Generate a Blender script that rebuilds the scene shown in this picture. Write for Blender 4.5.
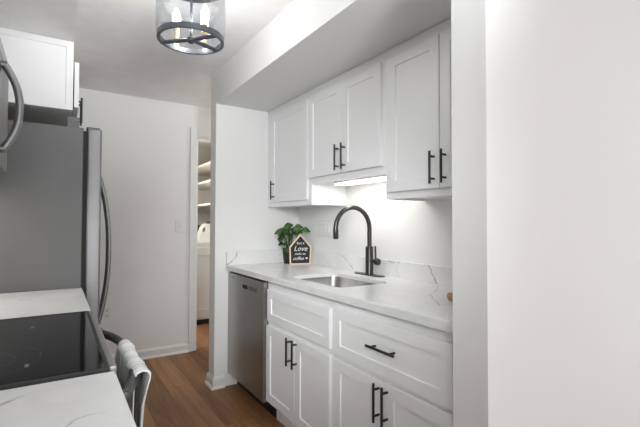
import bpy, bmesh, math, random
from mathutils import Vector, Matrix, noise
random.seed(7)
for o in list(bpy.data.objects):
    bpy.data.objects.remove(o)
SC = bpy.context.scene
COL = SC.collection

# ------------------------------------------------------------------ camera
EYE = Vector((0, 0, 1.2395))
YAW, PITCH, ROLL = 0.573, 0.0229, -0.0027
fwd = Vector((math.sin(YAW) * math.cos(PITCH), math.cos(YAW) * math.cos(PITCH), math.sin(PITCH)))
rt = Vector((math.cos(YAW), -math.sin(YAW), 0))
up = rt.cross(fwd)
rt2 = rt * math.cos(ROLL) - up * math.sin(ROLL)
up2 = rt * math.sin(ROLL) + up * math.cos(ROLL)
cam = bpy.data.cameras.new('camera')
cam.sensor_width = 36
cam.lens = 409.18 / 640 * 36
cam.clip_start = 0.02
co = bpy.data.objects.new('camera', cam)
COL.objects.link(co)
M4 = Matrix((rt2, up2, -fwd)).transposed().to_4x4()
M4.translation = EYE
co.matrix_world = M4
SC.camera = co

# ------------------------------------------------------------------ world, lights, exposure
w = bpy.data.worlds.new('world')
SC.world = w
w.use_nodes = True
w.node_tree.nodes['Background'].inputs[0].default_value = (0.94, 0.98, 1.0, 1)
w.node_tree.nodes['Background'].inputs[1].default_value = 1.0


def area(name, loc, target, sx, sy, power, color):
    l = bpy.data.lights.new(name, 'AREA')
    l.shape = 'RECTANGLE'
    l.size, l.size_y, l.energy, l.color = sx, sy, power, color
    o = bpy.data.objects.new(name, l)
    COL.objects.link(o)
    o.location = loc
    o.rotation_euler = (Vector(target) - Vector(loc)).to_track_quat('-Z', 'Y').to_euler()
    return o


area('daylight_window', (1.1, -5.1, 1.3), (0.9, 3, 1.3), 3.4, 2.2, 50, (0.94, 0.98, 1))
# added fill lamps: one bounced off the kitchen ceiling, one beside the camera
for nm, loc, tgt, sz, pw, spr in (('bounce_fill', (.3, -.9, 1.6), (.5, .9, 2.38), .4, 8.0, 50),
                                  ('softbox_fill', (-.35, -.3, 1.7), (1.25, 2.4, 1.0), .6, 4.0, 44)):
    area(nm, loc, tgt, sz, sz, pw, (0.94, 0.98, 1)).data.spread = math.radians(spr)
SC.view_settings.view_transform = 'Standard'
SC.view_settings.look = 'None'
SC.view_settings.exposure = 0.35
SC.view_settings.gamma = 1.0
SC.view_settings.use_curve_mapping = False


# ------------------------------------------------------------------ materials
def srgb(r, g, b):
    f = lambda c: (c / 255 / 12.92) if c / 255 <= 0.04045 else ((c / 255 + 0.055) / 1.055) ** 2.4
    return (f(r), f(g), f(b), 1)


def newmat(name):
    m = bpy.data.materials.new(name)
    m.use_nodes = True
    nt = m.node_tree
    return m, nt, nt.nodes['Principled BSDF']


def mat(name, col, rough=0.5, metal=0.0, bump=0.0, bscale=60, emit=None, estr=0, var=0.0, vscale=3, spec=0.5, stretch=None):
    m, nt, b = newmat(name)
    b.inputs['Base Color'].default_value = col
    b.inputs['Roughness'].default_value = rough
    b.inputs['Metallic'].default_value = metal
    b.inputs['Specular IOR Level'].default_value = spec
    tc = nt.nodes.new('ShaderNodeTexCoord')
    src = tc.outputs['Object']
    if stretch:
        mp = nt.nodes.new('ShaderNodeMapping')
        mp.inputs['Scale'].default_value = stretch
        nt.links.new(src, mp.inputs[0])
        src = mp.outputs[0]
    if var:
        n = nt.nodes.new('ShaderNodeTexNoise')
        n.inputs['Scale'].default_value = vscale
        n.inputs['Detail'].default_value = 5
        nt.links.new(src, n.inputs['Vector'])
        r = nt.nodes.new('ShaderNodeValToRGB')
        c = Vector(col[:3])
        r.color_ramp.elements[0].position = 0.3
        r.color_ramp.elements[1].position = 0.7
        r.color_ramp.elements[0].color = (*(c * (1 - var)), 1)
        r.color_ramp.elements[1].color = (*(c * (1 + var)), 1)
        nt.links.new(n.outputs['Fac'], r.inputs[0])
        nt.links.new(r.outputs[0], b.inputs['Base Color'])
    if bump:
        n = nt.nodes.new('ShaderNodeTexNoise')
        n.inputs['Scale'].default_value = bscale
        n.inputs['Detail'].default_value = 4
        nt.links.new(src, n.inputs['Vector'])
        bp = nt.nodes.new('ShaderNodeBump')
        bp.inputs['Strength'].default_value = bump
        bp.inputs['Distance'].default_value = 0.002
        nt.links.new(n.outputs['Fac'], bp.inputs['Height'])
        nt.links.new(bp.outputs[0], b.inputs['Normal'])
    if emit:
        b.inputs['Emission Color'].default_value = emit
        b.inputs['Emission Strength'].default_value = estr
    return m


WALL = mat('wall_paint', (0.80, 0.795, 0.785, 1), 0.6, bump=0.15, bscale=220, var=0.012, vscale=2)
CEIL = mat('ceiling_paint', (0.87, 0.865, 0.86, 1), 0.9, bump=0.5, bscale=45, var=0.03, vscale=9)
TRIM = mat('trim_paint', (0.78, 0.78, 0.77, 1), 0.4, var=0.01)
CAB = mat('cabinet_paint', (0.86, 0.86, 0.86, 1), 0.38, bump=0.05, bscale=150, var=0.01, vscale=4)
BLACK = mat('matte_black_metal', (0.012, 0.012, 0.012, 1), 0.4, var=0.1, vscale=40)
TOE = mat('toe_kick_black', (0.008, 0.008, 0.008, 1), 0.6, var=0.1)
STEEL = mat('brushed_steel', (0.42, 0.42, 0.42, 1), 0.32, 1.0, bump=0.06, bscale=40, var=0.05, vscale=20, stretch=(1, 1, 30))
DWSTEEL = mat('dishwasher_steel', (0.36, 0.35, 0.335, 1), 0.3, 0.9, bump=0.05, bscale=30, var=0.06, vscale=12, stretch=(1, 30, 1))
FRDOOR = mat('fridge_door_steel', (0.27, 0.27, 0.272, 1), 0.4, 0.9, bump=0.05, bscale=40, var=0.05, vscale=20, stretch=(1, 1, 30))
FRSIDE = mat('fridge_side_paint', (0.135, 0.133, 0.132, 1), 0.42, 0.3, bump=0.05, bscale=120, var=0.04, vscale=3)
SINKM = mat('sink_steel', (0.40, 0.39, 0.38, 1), 0.4, 1.0, bump=0.05, bscale=60, var=0.06, vscale=10, stretch=(1, 1, 12))
GUN = mat('gunmetal', (0.07, 0.068, 0.065, 1), 0.3, 0.85, var=0.08, vscale=30)
LAMPM = mat('lamp_grey_metal', (0.10, 0.11, 0.125, 1), 0.35, 0.8, var=0.06, vscale=30)
GASKET = mat('black_gasket', (0.02, 0.02, 0.02, 1), 0.7, var=0.1)
PLASTIC = mat('white_plastic', (0.76, 0.76, 0.75, 1), 0.35, var=0.01)
SLOT = mat('outlet_slot_dark', (0.05, 0.05, 0.05, 1), 0.6, var=0.1)
GREYLINE = mat('grey_marking', (0.20, 0.20, 0.20, 1), 0.3, var=0.05)
GLASSK = mat('cooktop_black_glass', (0.006, 0.006, 0.007, 1), 0.04, var=0.1, spec=0.28)
LED = mat('led_diffuser', (0.9, 0.9, 0.88, 1), 0.5, emit=(1, 0.97, 0.92, 1), estr=11.5, var=0.01)
BULB = mat('bulb_glow', (0.9, 0.9, 0.88, 1), 0.4, emit=(1, 0.98, 0.95, 1), estr=40, var=0.01)
BRASS = mat('candle_sleeve', (0.62, 0.52, 0.36, 1), 0.4, 0.3, var=0.05)
SIGNWOOD = mat('pale_wood', (0.74, 0.58, 0.44, 1), 0.6, var=0.12, vscale=20, stretch=(1, 1, 5))
TANWOOD = mat('tan_wood', (0.48, 0.31, 0.14, 1), 0.5, var=0.15, vscale=25, stretch=(1, 6, 1))
CHALK = mat('chalkboard', (0.018, 0.015, 0.013, 1), 0.8, var=0.2, vscale=20)
CHALKW = mat('chalk_white', (0.75, 0.75, 0.75, 1), 0.8, var=0.05)
POT = mat('dark_pot', (0.02, 0.02, 0.02, 1), 0.45, var=0.15)
SOIL = mat('soil', (0.03, 0.02, 0.012, 1), 0.95, bump=1, bscale=80, var=0.3, vscale=40)
STEM = mat('green_stem', (0.05, 0.09, 0.025, 1), 0.6, var=0.15)
OUTDARK = mat('dark_cloth', (0.03, 0.03, 0.035, 1), 0.9, var=0.2, vscale=20)
CREAM = mat('shelf_cream', (0.76, 0.73, 0.68, 1), 0.5, var=0.01)
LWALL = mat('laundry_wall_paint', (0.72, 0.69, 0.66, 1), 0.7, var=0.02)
APPL = mat('white_enamel', (0.62, 0.61, 0.60, 1), 0.35, var=0.01)

# leaf
LEAF, nt, b = newmat('glossy_leaf')
n = nt.nodes.new('ShaderNodeTexNoise'); n.inputs['Scale'].default_value = 26
tc = nt.nodes.new('ShaderNodeTexCoord'); nt.links.new(tc.outputs['Object'], n.inputs['Vector'])
r = nt.nodes.new('ShaderNodeValToRGB')
r.color_ramp.elements[0].position = 0.35; r.color_ramp.elements[0].color = (0.008, 0.030, 0.008, 1)
r.color_ramp.elements[1].position = 0.7; r.color_ramp.elements[1].color = (0.085, 0.20, 0.04, 1)
nt.links.new(n.outputs['Fac'], r.inputs[0]); nt.links.new(r.outputs[0], b.inputs['Base Color'])
b.inputs['Roughness'].default_value = 0.35

# thin clear glass
DRUMG, nt, b = newmat('clear_drum_glass')
out = nt.nodes['Material Output']
tr = nt.nodes.new('ShaderNodeBsdfTransparent'); tr.inputs[0].default_value = (0.97, 0.975, 0.985, 1)
gl = nt.nodes.new('ShaderNodeBsdfGlossy'); gl.inputs['Roughness'].default_value = 0.05
fr = nt.nodes.new('ShaderNodeFresnel'); fr.inputs[0].default_value = 1.45
mx = nt.nodes.new('ShaderNodeMixShader')
fm = nt.nodes.new('ShaderNodeMath'); fm.operation = 'MULTIPLY'; fm.inputs[1].default_value = 0.35
nt.links.new(fr.outputs[0], fm.inputs[0]); nt.links.new(fm.outputs[0], mx.inputs[0]); nt.links.new(tr.outputs[0], mx.inputs[1]); nt.links.new(gl.outputs[0], mx.inputs[2])
nt.links.new(mx.outputs[0], out.inputs[0])


# wood floor: planks run along Y
def floor_mat(name, c1, c2, c3):
    m, nt, b = newmat(name)
    L = nt.links.new
    tc = nt.nodes.new('ShaderNodeTexCoord')
    sep = nt.nodes.new('ShaderNodeSeparateXYZ'); L(tc.outputs['Object'], sep.inputs[0])
    cmb = nt.nodes.new('ShaderNodeCombineXYZ')
    L(sep.outputs['Y'], cmb.inputs['X']); L(sep.outputs['X'], cmb.inputs['Y'])
    br = nt.nodes.new('ShaderNodeTexBrick')
    br.offset = 0.37; br.offset_frequency = 2
    br.inputs['Scale'].default_value = 1
    br.inputs['Brick Width'].default_value = 1.22
    br.inputs['Row Height'].default_value = 0.178
    br.inputs['Mortar Size'].default_value = 0.0012
    br.inputs['Mortar Smooth'].default_value = 0.3
    br.inputs['Bias'].default_value = 0.0
    br.inputs['Color1'].default_value = (0, 0, 0, 1)
    br.inputs['Color2'].default_value = (1, 1, 1, 1)
    br.inputs['Mortar'].default_value = (0.5, 0.5, 0.5, 1)
    L(cmb.outputs[0], br.inputs['Vector'])
    # per plank offset of the grain
    off = nt.nodes.new('ShaderNodeVectorMath'); off.operation = 'SCALE'; off.inputs['Scale'].default_value = 13.0
    L(br.outputs['Color'], off.inputs[0])
    add = nt.nodes.new('ShaderNodeVectorMath'); add.operation = 'ADD'
    L(tc.outputs['Object'], add.inputs[0]); L(off.outputs[0], add.inputs[1])
    mp = nt.nodes.new('ShaderNodeMapping'); mp.inputs['Scale'].default_value = (16, 1.3, 1)
    L(add.outputs[0], mp.inputs[0])
    n1 = nt.nodes.new('ShaderNodeTexNoise'); n1.inputs['Scale'].default_value = 1.0
    n1.inputs['Detail'].default_value = 7; n1.inputs['Roughness'].default_value = 0.62; n1.inputs['Distortion'].default_value = 0.6
    L(mp.outputs[0], n1.inputs['Vector'])
    rmp = nt.nodes.new('ShaderNodeValToRGB')
    e = rmp.color_ramp.elements
    e[0].position, e[0].color = 0.28, c1
    e[1].position, e[1].color = 0.72, c3
    k = e.new(0.5); k.color = c2
    mixf = nt.nodes.new('ShaderNodeMix'); mixf.data_type = 'FLOAT'; mixf.inputs['Factor'].default_value = 0.42
    L(n1.outputs['Fac'], mixf.inputs['A']); L(br.outputs['Color'], mixf.inputs['B'])
    L(mixf.outputs['Result'], rmp.inputs[0])
    dk = nt.nodes.new('ShaderNodeMix'); dk.data_type = 'RGBA'; dk.blend_type = 'MULTIPLY'
    dk.inputs['B'].default_value = (0.45, 0.42, 0.4, 1)
    L(br.outputs['Fac'], dk.inputs['Factor']); L(rmp.outputs[0], dk.inputs['A'])
    L(dk.outputs['Result'], b.inputs['Base Color'])
    b.inputs['Roughness'].default_value = 0.45
    b.inputs['Specular IOR Level'].default_value = 0.25
    bp = nt.nodes.new('ShaderNodeBump'); bp.inputs['Strength'].default_value = 0.12; bp.inputs['Distance'].default_value = 0.002
    L(n1.outputs['Fac'], bp.inputs['Height']); L(bp.outputs[0], b.inputs['Normal'])
    return m


FLOOR = floor_mat('plank_floor', (0.12, 0.052, 0.020, 1), (0.26, 0.125, 0.052, 1), (0.44, 0.235, 0.110, 1))
FLOOR2 = floor_mat('laundry_plank_floor', (0.27, 0.13, 0.06, 1), (0.38, 0.19, 0.09, 1), (0.46, 0.25, 0.13, 1))


# white quartz with grey veins; veins follow polylines given in the slab's own plane
def quartz(name, veins):
    m, nt, b = newmat(name)
    L = nt.links.new
    tc = nt.nodes.new('ShaderNodeNewGeometry')
    nz = nt.nodes.new('ShaderNodeTexNoise'); nz.inputs['Scale'].default_value = 14; nz.inputs['Detail'].default_value = 4
    L(tc.outputs['Position'], nz.inputs['Vector'])
    s0 = nt.nodes.new('ShaderNodeVectorMath'); s0.operation = 'SUBTRACT'; s0.inputs[1].default_value = (0.5, 0.5, 0.5)
    L(nz.outputs['Color'], s0.inputs[0])
    s1 = nt.nodes.new('ShaderNodeVectorMath'); s1.operation = 'SCALE'; s1.inputs['Scale'].default_value = 0.035
    L(s0.outputs[0], s1.inputs[0])
    P = nt.nodes.new('ShaderNodeVectorMath'); P.operation = 'ADD'
    L(tc.outputs['Position'], P.inputs[0]); L(s1.outputs[0], P.inputs[1])
    tot = None
    for pts, width, strength in veins:
        for a, c in zip(pts[:-1], pts[1:]):
            a, c = Vector(a), Vector(c); ba = c - a
            pa = nt.nodes.new('ShaderNodeVectorMath'); pa.operation = 'SUBTRACT'; pa.inputs[1].default_value = a
            L(P.outputs[0], pa.inputs[0])
            dt = nt.nodes.new('ShaderNodeVectorMath'); dt.operation = 'DOT_PRODUCT'; dt.inputs[1].default_value = ba / ba.length_squared
            L(pa.outputs[0], dt.inputs[0])
            cl = nt.nodes.new('ShaderNodeClamp'); L(dt.outputs['Value'], cl.inputs[0])
            sc = nt.nodes.new('ShaderNodeVectorMath'); sc.operation = 'SCALE'; sc.inputs[0].default_value = ba
            L(cl.outputs[0], sc.inputs['Scale'])
            df = nt.nodes.new('ShaderNodeVectorMath'); df.operation = 'SUBTRACT'
            L(pa.outputs[0], df.inputs[0]); L(sc.outputs[0], df.inputs[1])
            ln = nt.nodes.new('ShaderNodeVectorMath'); ln.operation = 'LENGTH'; L(df.outputs[0], ln.inputs[0])
            mr = nt.nodes.new('ShaderNodeMapRange')
            mr.inputs['From Min'].default_value = width * 0.25; mr.inputs['From Max'].default_value = width
            mr.inputs['To Min'].default_value = strength; mr.inputs['To Max'].default_value = 0
            L(ln.outputs['Value'], mr.inputs['Value'])
            if tot is None:
                tot = mr.outputs[0]
            else:
                mxn = nt.nodes.new('ShaderNodeMath'); mxn.operation = 'MAXIMUM'
                L(tot, mxn.inputs[0]); L(mr.outputs[0], mxn.inputs[1]); tot = mxn.outputs[0]
    # very faint background clouding
    n2 = nt.nodes.new('ShaderNodeTexNoise'); n2.inputs['Scale'].default_value = 5; n2.inputs['Detail'].default_value = 6; n2.inputs['Distortion'].default_value = 1.5
    L(tc.outputs['Position'], n2.inputs['Vector'])
    rp = nt.nodes.new('ShaderNodeValToRGB')
    rp.color_ramp.elements[0].position = 0.35; rp.color_ramp.elements[0].color = (0.72, 0.715, 0.705, 1)
    rp.color_ramp.elements[1].position = 0.6; rp.color_ramp.elements[1].color = (0.78, 0.775, 0.765, 1)
    L(n2.outputs['Fac'], rp.inputs[0])
    mx = nt.nodes.new('ShaderNodeMix'); mx.data_type = 'RGBA'
    mx.inputs['B'].default_value = (0.22, 0.215, 0.21, 1)
    L(rp.outputs[0], mx.inputs['A'])
    if tot is not None:
        L(tot, mx.inputs['Factor'])
    else:
        mx.inputs['Factor'].default_value = 0
    L(mx.outputs['Result'], b.inputs['Base Color'])
    b.inputs['Roughness'].default_value = 0.22
    return m


Z = 0.914
QTOP = quartz('quartz_right', [
    ([(1.343, 1.75, Z), (1.40, 1.60, Z), (1.453, 1.567, Z), (1.556, 1.559, Z)], 0.005, 0.35),
    ([(1.556, 1.559, Z), (1.643, 1.554, Z), (1.71, 1.44, Z)], 0.004, 0.4),
    ([(1.556, 1.559, Z), (1.503, 1.468, Z)], 0.004, 0.3),
    ([(1.70, 1.48, Z), (1.55, 1.36, Z), (1.429, 1.294, Z), (1.356, 1.203, Z), (1.273, 1.102, Z)], 0.006, 0.5),
    ([(1.64, 2.75, Z), (1.45, 2.60, Z), (1.30, 2.62, Z)], 0.004, 0.18)])
QBS = quartz('quartz_splash_right', [
    ([(1.71, 1.565, 1.03), (1.71, 1.525, 0.96), (1.71, 1.498, 0.91)], 0.007, 0.75),
    ([(1.71, 1.88, 1.012), (1.71, 1.825, 1.0), (1.71, 1.788, 1.012)], 0.006, 0.5),
    ([(1.71, 1.795, 1.004), (1.71, 1.811, 0.966), (1.71, 1.78, 0.92)], 0.004, 0.4),
    ([(1.71, 2.402, 1.02), (1.71, 2.335, 1.0), (1.71, 2.24, 0.93)], 0.006, 0.55)])
QBF = quartz('quartz_splash_far', [
    ([(1.182, 2.996, 1.04), (1.166, 2.996, 0.971), (1.095, 2.996, 0.920)], 0.007, 0.85)])
QL = quartz('quartz_left_near', [
    ([(-0.12, 0.88, Z), (-0.085, 0.921, Z), (-0.048, 0.947, Z)], 0.007, 0.6),
    ([(0.0, 0.74, Z), (0.038, 0.79, Z), (0.076, 0.8, Z), (0.1, 0.81, Z)], 0.0035, 0.4)])
QLF = quartz('quartz_left_far', [
    ([(-0.123, 2.149, Z), (-0.06, 2.05, Z)], 0.006, 0.25), ([(-0.2, 1.9, Z), (-0.1, 1.85, Z)], 0.005, 0.2)])

# striped towel (stripes follow the U coordinate of the cloth)
TOWEL, nt, b = newmat('striped_towel')
L = nt.links.new
uv = nt.nodes.new('ShaderNodeUVMap'); uv.uv_map = 'UVMap'
sp = nt.nodes.new('ShaderNodeSeparateXYZ'); L(uv.outputs[0], sp.inputs[0])
mu = nt.nodes.new('ShaderNodeMath'); mu.operation = 'MULTIPLY'; mu.inputs[1].default_value = 4.0; L(sp.outputs['X'], mu.inputs[0])
frc = nt.nodes.new('ShaderNodeMath'); frc.operation = 'FRACT'; L(mu.outputs[0], frc.inputs[0])
rp = nt.nodes.new('ShaderNodeValToRGB'); rp.color_ramp.interpolation = 'CONSTANT'
e = rp.color_ramp.elements
W_, G_ = (0.80, 0.80, 0.79, 1), (0.50, 0.505, 0.52, 1)
e[0].position, e[0].color = 0, W_
e[1].position, e[1].color = 0.36, G_
for ps, cc in ((0.42, W_), (0.58, G_), (0.64, W_), (0.85, G_), (0.88, W_)):
    q = e.new(ps); q.color = cc
L(frc.outputs[0], rp.inputs[0]); L(rp.outputs[0], b.inputs['Base Color'])
b.inputs['Roughness'].default_value = 0.95
nz = nt.nodes.new('ShaderNodeTexNoise'); nz.inputs['Scale'].default_value = 350
tc = nt.nodes.new('ShaderNodeTexCoord'); L(tc.outputs['Object'], nz.inputs['Vector'])
bp = nt.nodes.new('ShaderNodeBump'); bp.inputs['Strength'].default_value = 0.4; bp.inputs['Distance'].default_value = 0.001
L(nz.outputs['Fac'], bp.inputs['Height']); L(bp.outputs[0], b.inputs['Normal'])


# ------------------------------------------------------------------ mesh helpers
def box(bm, x0, x1, y0, y1, z0, z1, bev=0.0, seg=2):
    r = bmesh.ops.create_cube(bm, size=1)
    vs = r['verts']
    for v in vs:
        v.co = Vector(((x0 + x1) / 2 + v.co.x * (x1 - x0), (y0 + y1) / 2 + v.co.y * (y1 - y0), (z0 + z1) / 2 + v.co.z * (z1 - z0)))
    if bev:
        es = {e for v in vs for e in v.link_edges}
        bmesh.ops.bevel(bm, geom=list(es), offset=bev, segments=seg, affect='EDGES', profile=0.5)


def ring_frame(d, ref=Vector((0, 0, 1))):
    d = d.normalized()
    if abs(d.dot(ref)) > 0.98:
        ref = Vector((1, 0, 0))
    a = d.cross(ref).normalized()
    return a, d.cross(a).normalized()


def tube(bm, pts, rad, n=14, caps=True, flat=1.0):
    pts = [Vector(p) for p in pts]
    rads = rad if isinstance(rad, (list, tuple)) else [rad] * len(pts)
    rings = []
    a = None
    for i, p in enumerate(pts):
        d = (pts[min(i + 1, len(pts) - 1)] - pts[max(i - 1, 0)]).normalized()
        if a is None:
            a, bb = ring_frame(d)
        else:
            a = (a - d * a.dot(d)).normalized(); bb = d.cross(a)
        rings.append([bm.verts.new(p + (a * math.cos(t) + bb * math.sin(t) * flat) * rads[i])
                      for t in (2 * math.pi * k / n for k in range(n))])
    for A, B in zip(rings[:-1], rings[1:]):
        for k in range(n):
            bm.faces.new((A[k], A[(k + 1) % n], B[(k + 1) % n], B[k]))
    if caps:
        bm.faces.new(rings[0][::-1]); bm.faces.new(rings[-1])


def lathe(bm, prof, c=(0, 0, 0), n=32):
    c = Vector(c)
    rings = []
    for r_, z_ in prof:
        if r_ < 1e-6:
            rings.append([bm.verts.new(c + Vector((0, 0, z_)))])
        else:
            rings.append([bm.verts.new(c + Vector((r_ * math.cos(2 * math.pi * k / n), r_ * math.sin(2 * math.pi * k / n), z_))) for k in range(n)])
    for A, B in zip(rings[:-1], rings[1:]):
        for k in range(n):
            k2 = (k + 1) % n
            if len(A) == 1 and len(B) > 1:
                bm.faces.new((A[0], B[k2], B[k]))
            elif len(B) == 1 and len(A) > 1:
                bm.faces.new((A[k], A[k2], B[0]))
            elif len(A) > 1:
                bm.faces.new((A[k], A[k2], B[k2], B[k]))


def prism(bm, poly, f, h0, h1):
    """extrude a 2-D polygon; f(u, v, h) -> point"""
    A = [bm.verts.new(f(u, v, h0)) for u, v in poly]
    B = [bm.verts.new(f(u, v, h1)) for u, v in poly]
    n = len(poly)
    bm.faces.new(A[::-1]); bm.faces.new(B)
    for k in range(n):
        bm.faces.new((A[k], A[(k + 1) % n], B[(k + 1) % n], B[k]))


def rrect(x0, x1, y0, y1, r, n=6):
    pts = []
    for cx, cy, a0 in ((x1 - r, y1 - r, 0), (x0 + r, y1 - r, 90), (x0 + r, y0 + r, 180), (x1 - r, y0 + r, 270)):
        for k in range(n + 1):
            a = math.radians(a0 + 90 * k / n)
            pts.append((cx + r * math.cos(a), cy + r * math.sin(a)))
    return pts


def holed(bm, outer, inner, f, h0, h1):
    """slab with a hole"""
    for h in (h0, h1):
        vo = [bm.verts.new(f(u, v, h)) for u, v in outer]
        vi = [bm.verts.new(f(u, v, h)) for u, v in inner]
        es = [bm.edges.new((vo[k], vo[(k + 1) % len(vo)])) for k in range(len(vo))]
        es += [bm.edges.new((vi[k], vi[(k + 1) % len(vi)])) for k in range(len(vi))]
        bmesh.ops.triangle_fill(bm, edges=es, use_beauty=True)
        if h == h0:
            o0, i0 = vo, vi
    for A, B in ((o0, vo), (i0, vi)):
        n = len(A)
        for k in range(n):
            bm.faces.new((A[k], A[(k + 1) % n], B[(k + 1) % n], B[k]))


def obj(name, bm, m, parent=None, smooth=False, origin=None):
    bmesh.ops.recalc_face_normals(bm, faces=bm.faces)
    me = bpy.data.meshes.new(name)
    bm.to_mesh(me); bm.free()
    me.materials.append(m)
    if smooth:
        for p in me.polygons:
            p.use_smooth = True
        try:
            me.set_sharp_from_angle(angle=math.radians(40))
        except Exception:
            pass
    o = bpy.data.objects.new(name, me)
    COL.objects.link(o)
    if parent is not None:
        o.parent = parent
        base = parent
        off = Vector((0, 0, 0))
        while base is not None:
            off += base.location if base.rotation_euler[2] == 0 else Vector((0, 0, 0))
            base = base.parent
        if parent.get('local') is None and off.length > 0:
            me.transform(Matrix.Translation(-off))
    return o


def thing(name, label, cat, loc=(0, 0, 0), group=None):
    """an Empty; parts are given in world coordinates and moved into its frame by obj()"""
    o = bpy.data.objects.new(name, None)
    o.empty_display_size = 0.05
    COL.objects.link(o)
    o.location = loc
    tag(o, label, cat, group)
    return o


def tag(o, label, cat, group=None):
    o['label'] = label; o['category'] = cat
    if group:
        o['group'] = group
    return o


def struct(name, bm, m, smooth=False):
    o = obj(name, bm, m, None, smooth)
    o['kind'] = 'structure'
    return o


def BM():
    return bmesh.new()


def bx(*a, **k):
    bm = BM(); box(bm, *a, **k); return bm


# shaker panel: a board in the plane X = const (or Y = const), frame with a recessed field
def shaker(sx, xf, y0, y1, z0, z1, th=0.02, rail=0.055, rec=0.0065, axis='X'):
    """front face at xf looking towards sx (+1/-1) along the axis"""
    bm = BM()
    def P(d, u, v):
        return Vector((d, u, v)) if axis == 'X' else Vector((u, d, v))
    e = 0.0015
    def loop(d, i):
        return [bm.verts.new(P(d, u, v)) for u, v in ((y0 + i, z0 + i), (y1 - i, z0 + i), (y1 - i, z1 - i), (y0 + i, z1 - i))]
    back = loop(xf - sx * th, 0)
    l0 = loop(xf - sx * e, 0)
    l1 = loop(xf, e)
    l2 = loop(xf, rail)
    l3 = loop(xf - sx * rec, rail + 0.0015)
    bm.faces.new(back)
    for A, B in ((back, l0), (l0, l1), (l1, l2), (l2, l3)):
        for k in range(4):
            bm.faces.new((A[k], A[(k + 1) % 4], B[(k + 1) % 4], B[k]))
    bm.faces.new(l3)
    return bm


def bar_pull(sx, xf, y, z, length, vertical=True, r=0.0055, stand=0.03):
    """bar handle standing off the face xf; y,z is its middle"""
    bm = BM()
    xb = xf + sx * stand
    h = length / 2
    if vertical:
        tube(bm, [(xb, y, z - h), (xb, y, z + h)], r, 12)
        for s in (-1, 1):
            tube(bm, [(xf, y, z + s * h * 0.68), (xb, y, z + s * h * 0.68)], r * 0.9, 10)
    else:
        tube(bm, [(xb, y - h, z), (xb, y + h, z)], r, 12)
        for s in (-1, 1):
            tube(bm, [(xf, y + s * h * 0.68, z), (xb, y + s * h * 0.68, z)], r * 0.9, 10)
    return bm


# ------------------------------------------------------------------ room shell
XS = 1.008          # face of the soffit and of the two wing wall ends
ZC = 2.382          # ceiling
ZS = 2.141          # underside of the soffits
XW = 1.73           # sink wall
Y2, Y3 = 3.016, 3.140
YN, YF = 0.7053, 0.8239
YW = 4.013
XL = -0.56

struct('floor', bx(XL - 0.1, 3.3, -5.0, YW + 0.06, -0.06, 0), FLOOR)
struct('floor_laundry', bx(0.8, 2.8, YW + 0.06, 6.5, -0.06, 0), FLOOR2)
struct('ceiling', bx(XL - 0.1, 3.3, -5.0, YW + 0.12, ZC, ZC + 0.08), CEIL)
struct('ceiling_laundry', bx(0.8, 2.8, YW + 0.12, 6.5, ZC, ZC + 0.08), CEIL)
struct('wall_left', bx(XL - 0.1, XL, -5.0, YW, 0, ZC), WALL)
bm = BM(); box(bm, XW, XW + 0.1, YF, Y2, 0, ZC)
struct('wall_right', bm, WALL)
bm = BM(); box(bm, XS, 3.3, YN, YF, 0, ZC)
struct('wall_near', bm, WALL)
bm = BM(); box(bm, XS, 2.7, Y2, Y3, 0, ZC)
struct('wall_wing', bm, WALL)
struct('ceiling_soffit_right', bx(XS, XW, YF, Y2, ZS, ZC), WALL)
struct('ceiling_soffit_left', bx(XL, 0.060, -0.6, 3.29, ZS, ZC), CEIL)
# far wall with its doorway
D0, D1, DT = 1.150, 1.95, 2.078
bm = BM()
box(bm, XL - 0.1, D0, YW, YW + 0.12, 0, ZC)
box(bm, D1, 2.8, YW, YW + 0.12, 0, ZC)
box(bm, D0, D1, YW, YW + 0.12, DT, ZC)
struct('wall_far', bm, WALL)
bm = BM(); box(bm, 2.7, 2.8, Y2, YW, 0, ZC)
struct('wall_hall', bm, WALL)
bm = BM()
box(bm, 0.8, 0.9, YW + 0.12, 6.5, 0, ZC)
struct('wall_laundry_left', bm, LWALL)
bm = BM(); box(bm, 2.0, 2.1, YW + 0.12, 6.5, 0, ZC)
struct('wall_laundry_right', bm, LWALL)
bm = BM(); box(bm, 0.8, 2.1, 6.2, 6.5, 0, ZC)
struct('wall_laundry_back', bm, LWALL)
# door casing
bm = BM()
cw = 0.064
box(bm, D0 - cw, D0, YW - 0.016, YW, 0, DT + cw + 0.018, bev=0.003)
box(bm, D0, D1, YW - 0.016, YW, DT, DT + cw + 0.018, bev=0.003)
box(bm, D1, D1 + cw, YW - 0.016, YW, 0, DT + cw + 0.018, bev=0.003)
box(bm, D0 - 0.001, D0 + 0.014, YW, YW + 0.12, 0, DT)
box(bm, D1 - 0.014, D1 + 0.001, YW, YW + 0.12, 0, DT)
box(bm, D0, D1, YW, YW + 0.12, DT - 0.014, DT + 0.001)
struct('trim_1', bm, TRIM)


def base_profile(t=1.0):
    return [(0, 0), (0.026, 0), (0.026, 0.008), (0.020, 0.018), (0.014, 0.020), (0.014, 0.066), (0.009, 0.078), (0.006, 0.086), (0, 0.086)]


bm = BM()
prism(bm, base_profile(), lambda u, v, h: Vector((h, YW - u, v)), XL, D0 - cw)
struct('baseboard_far', bm, TRIM)
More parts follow.
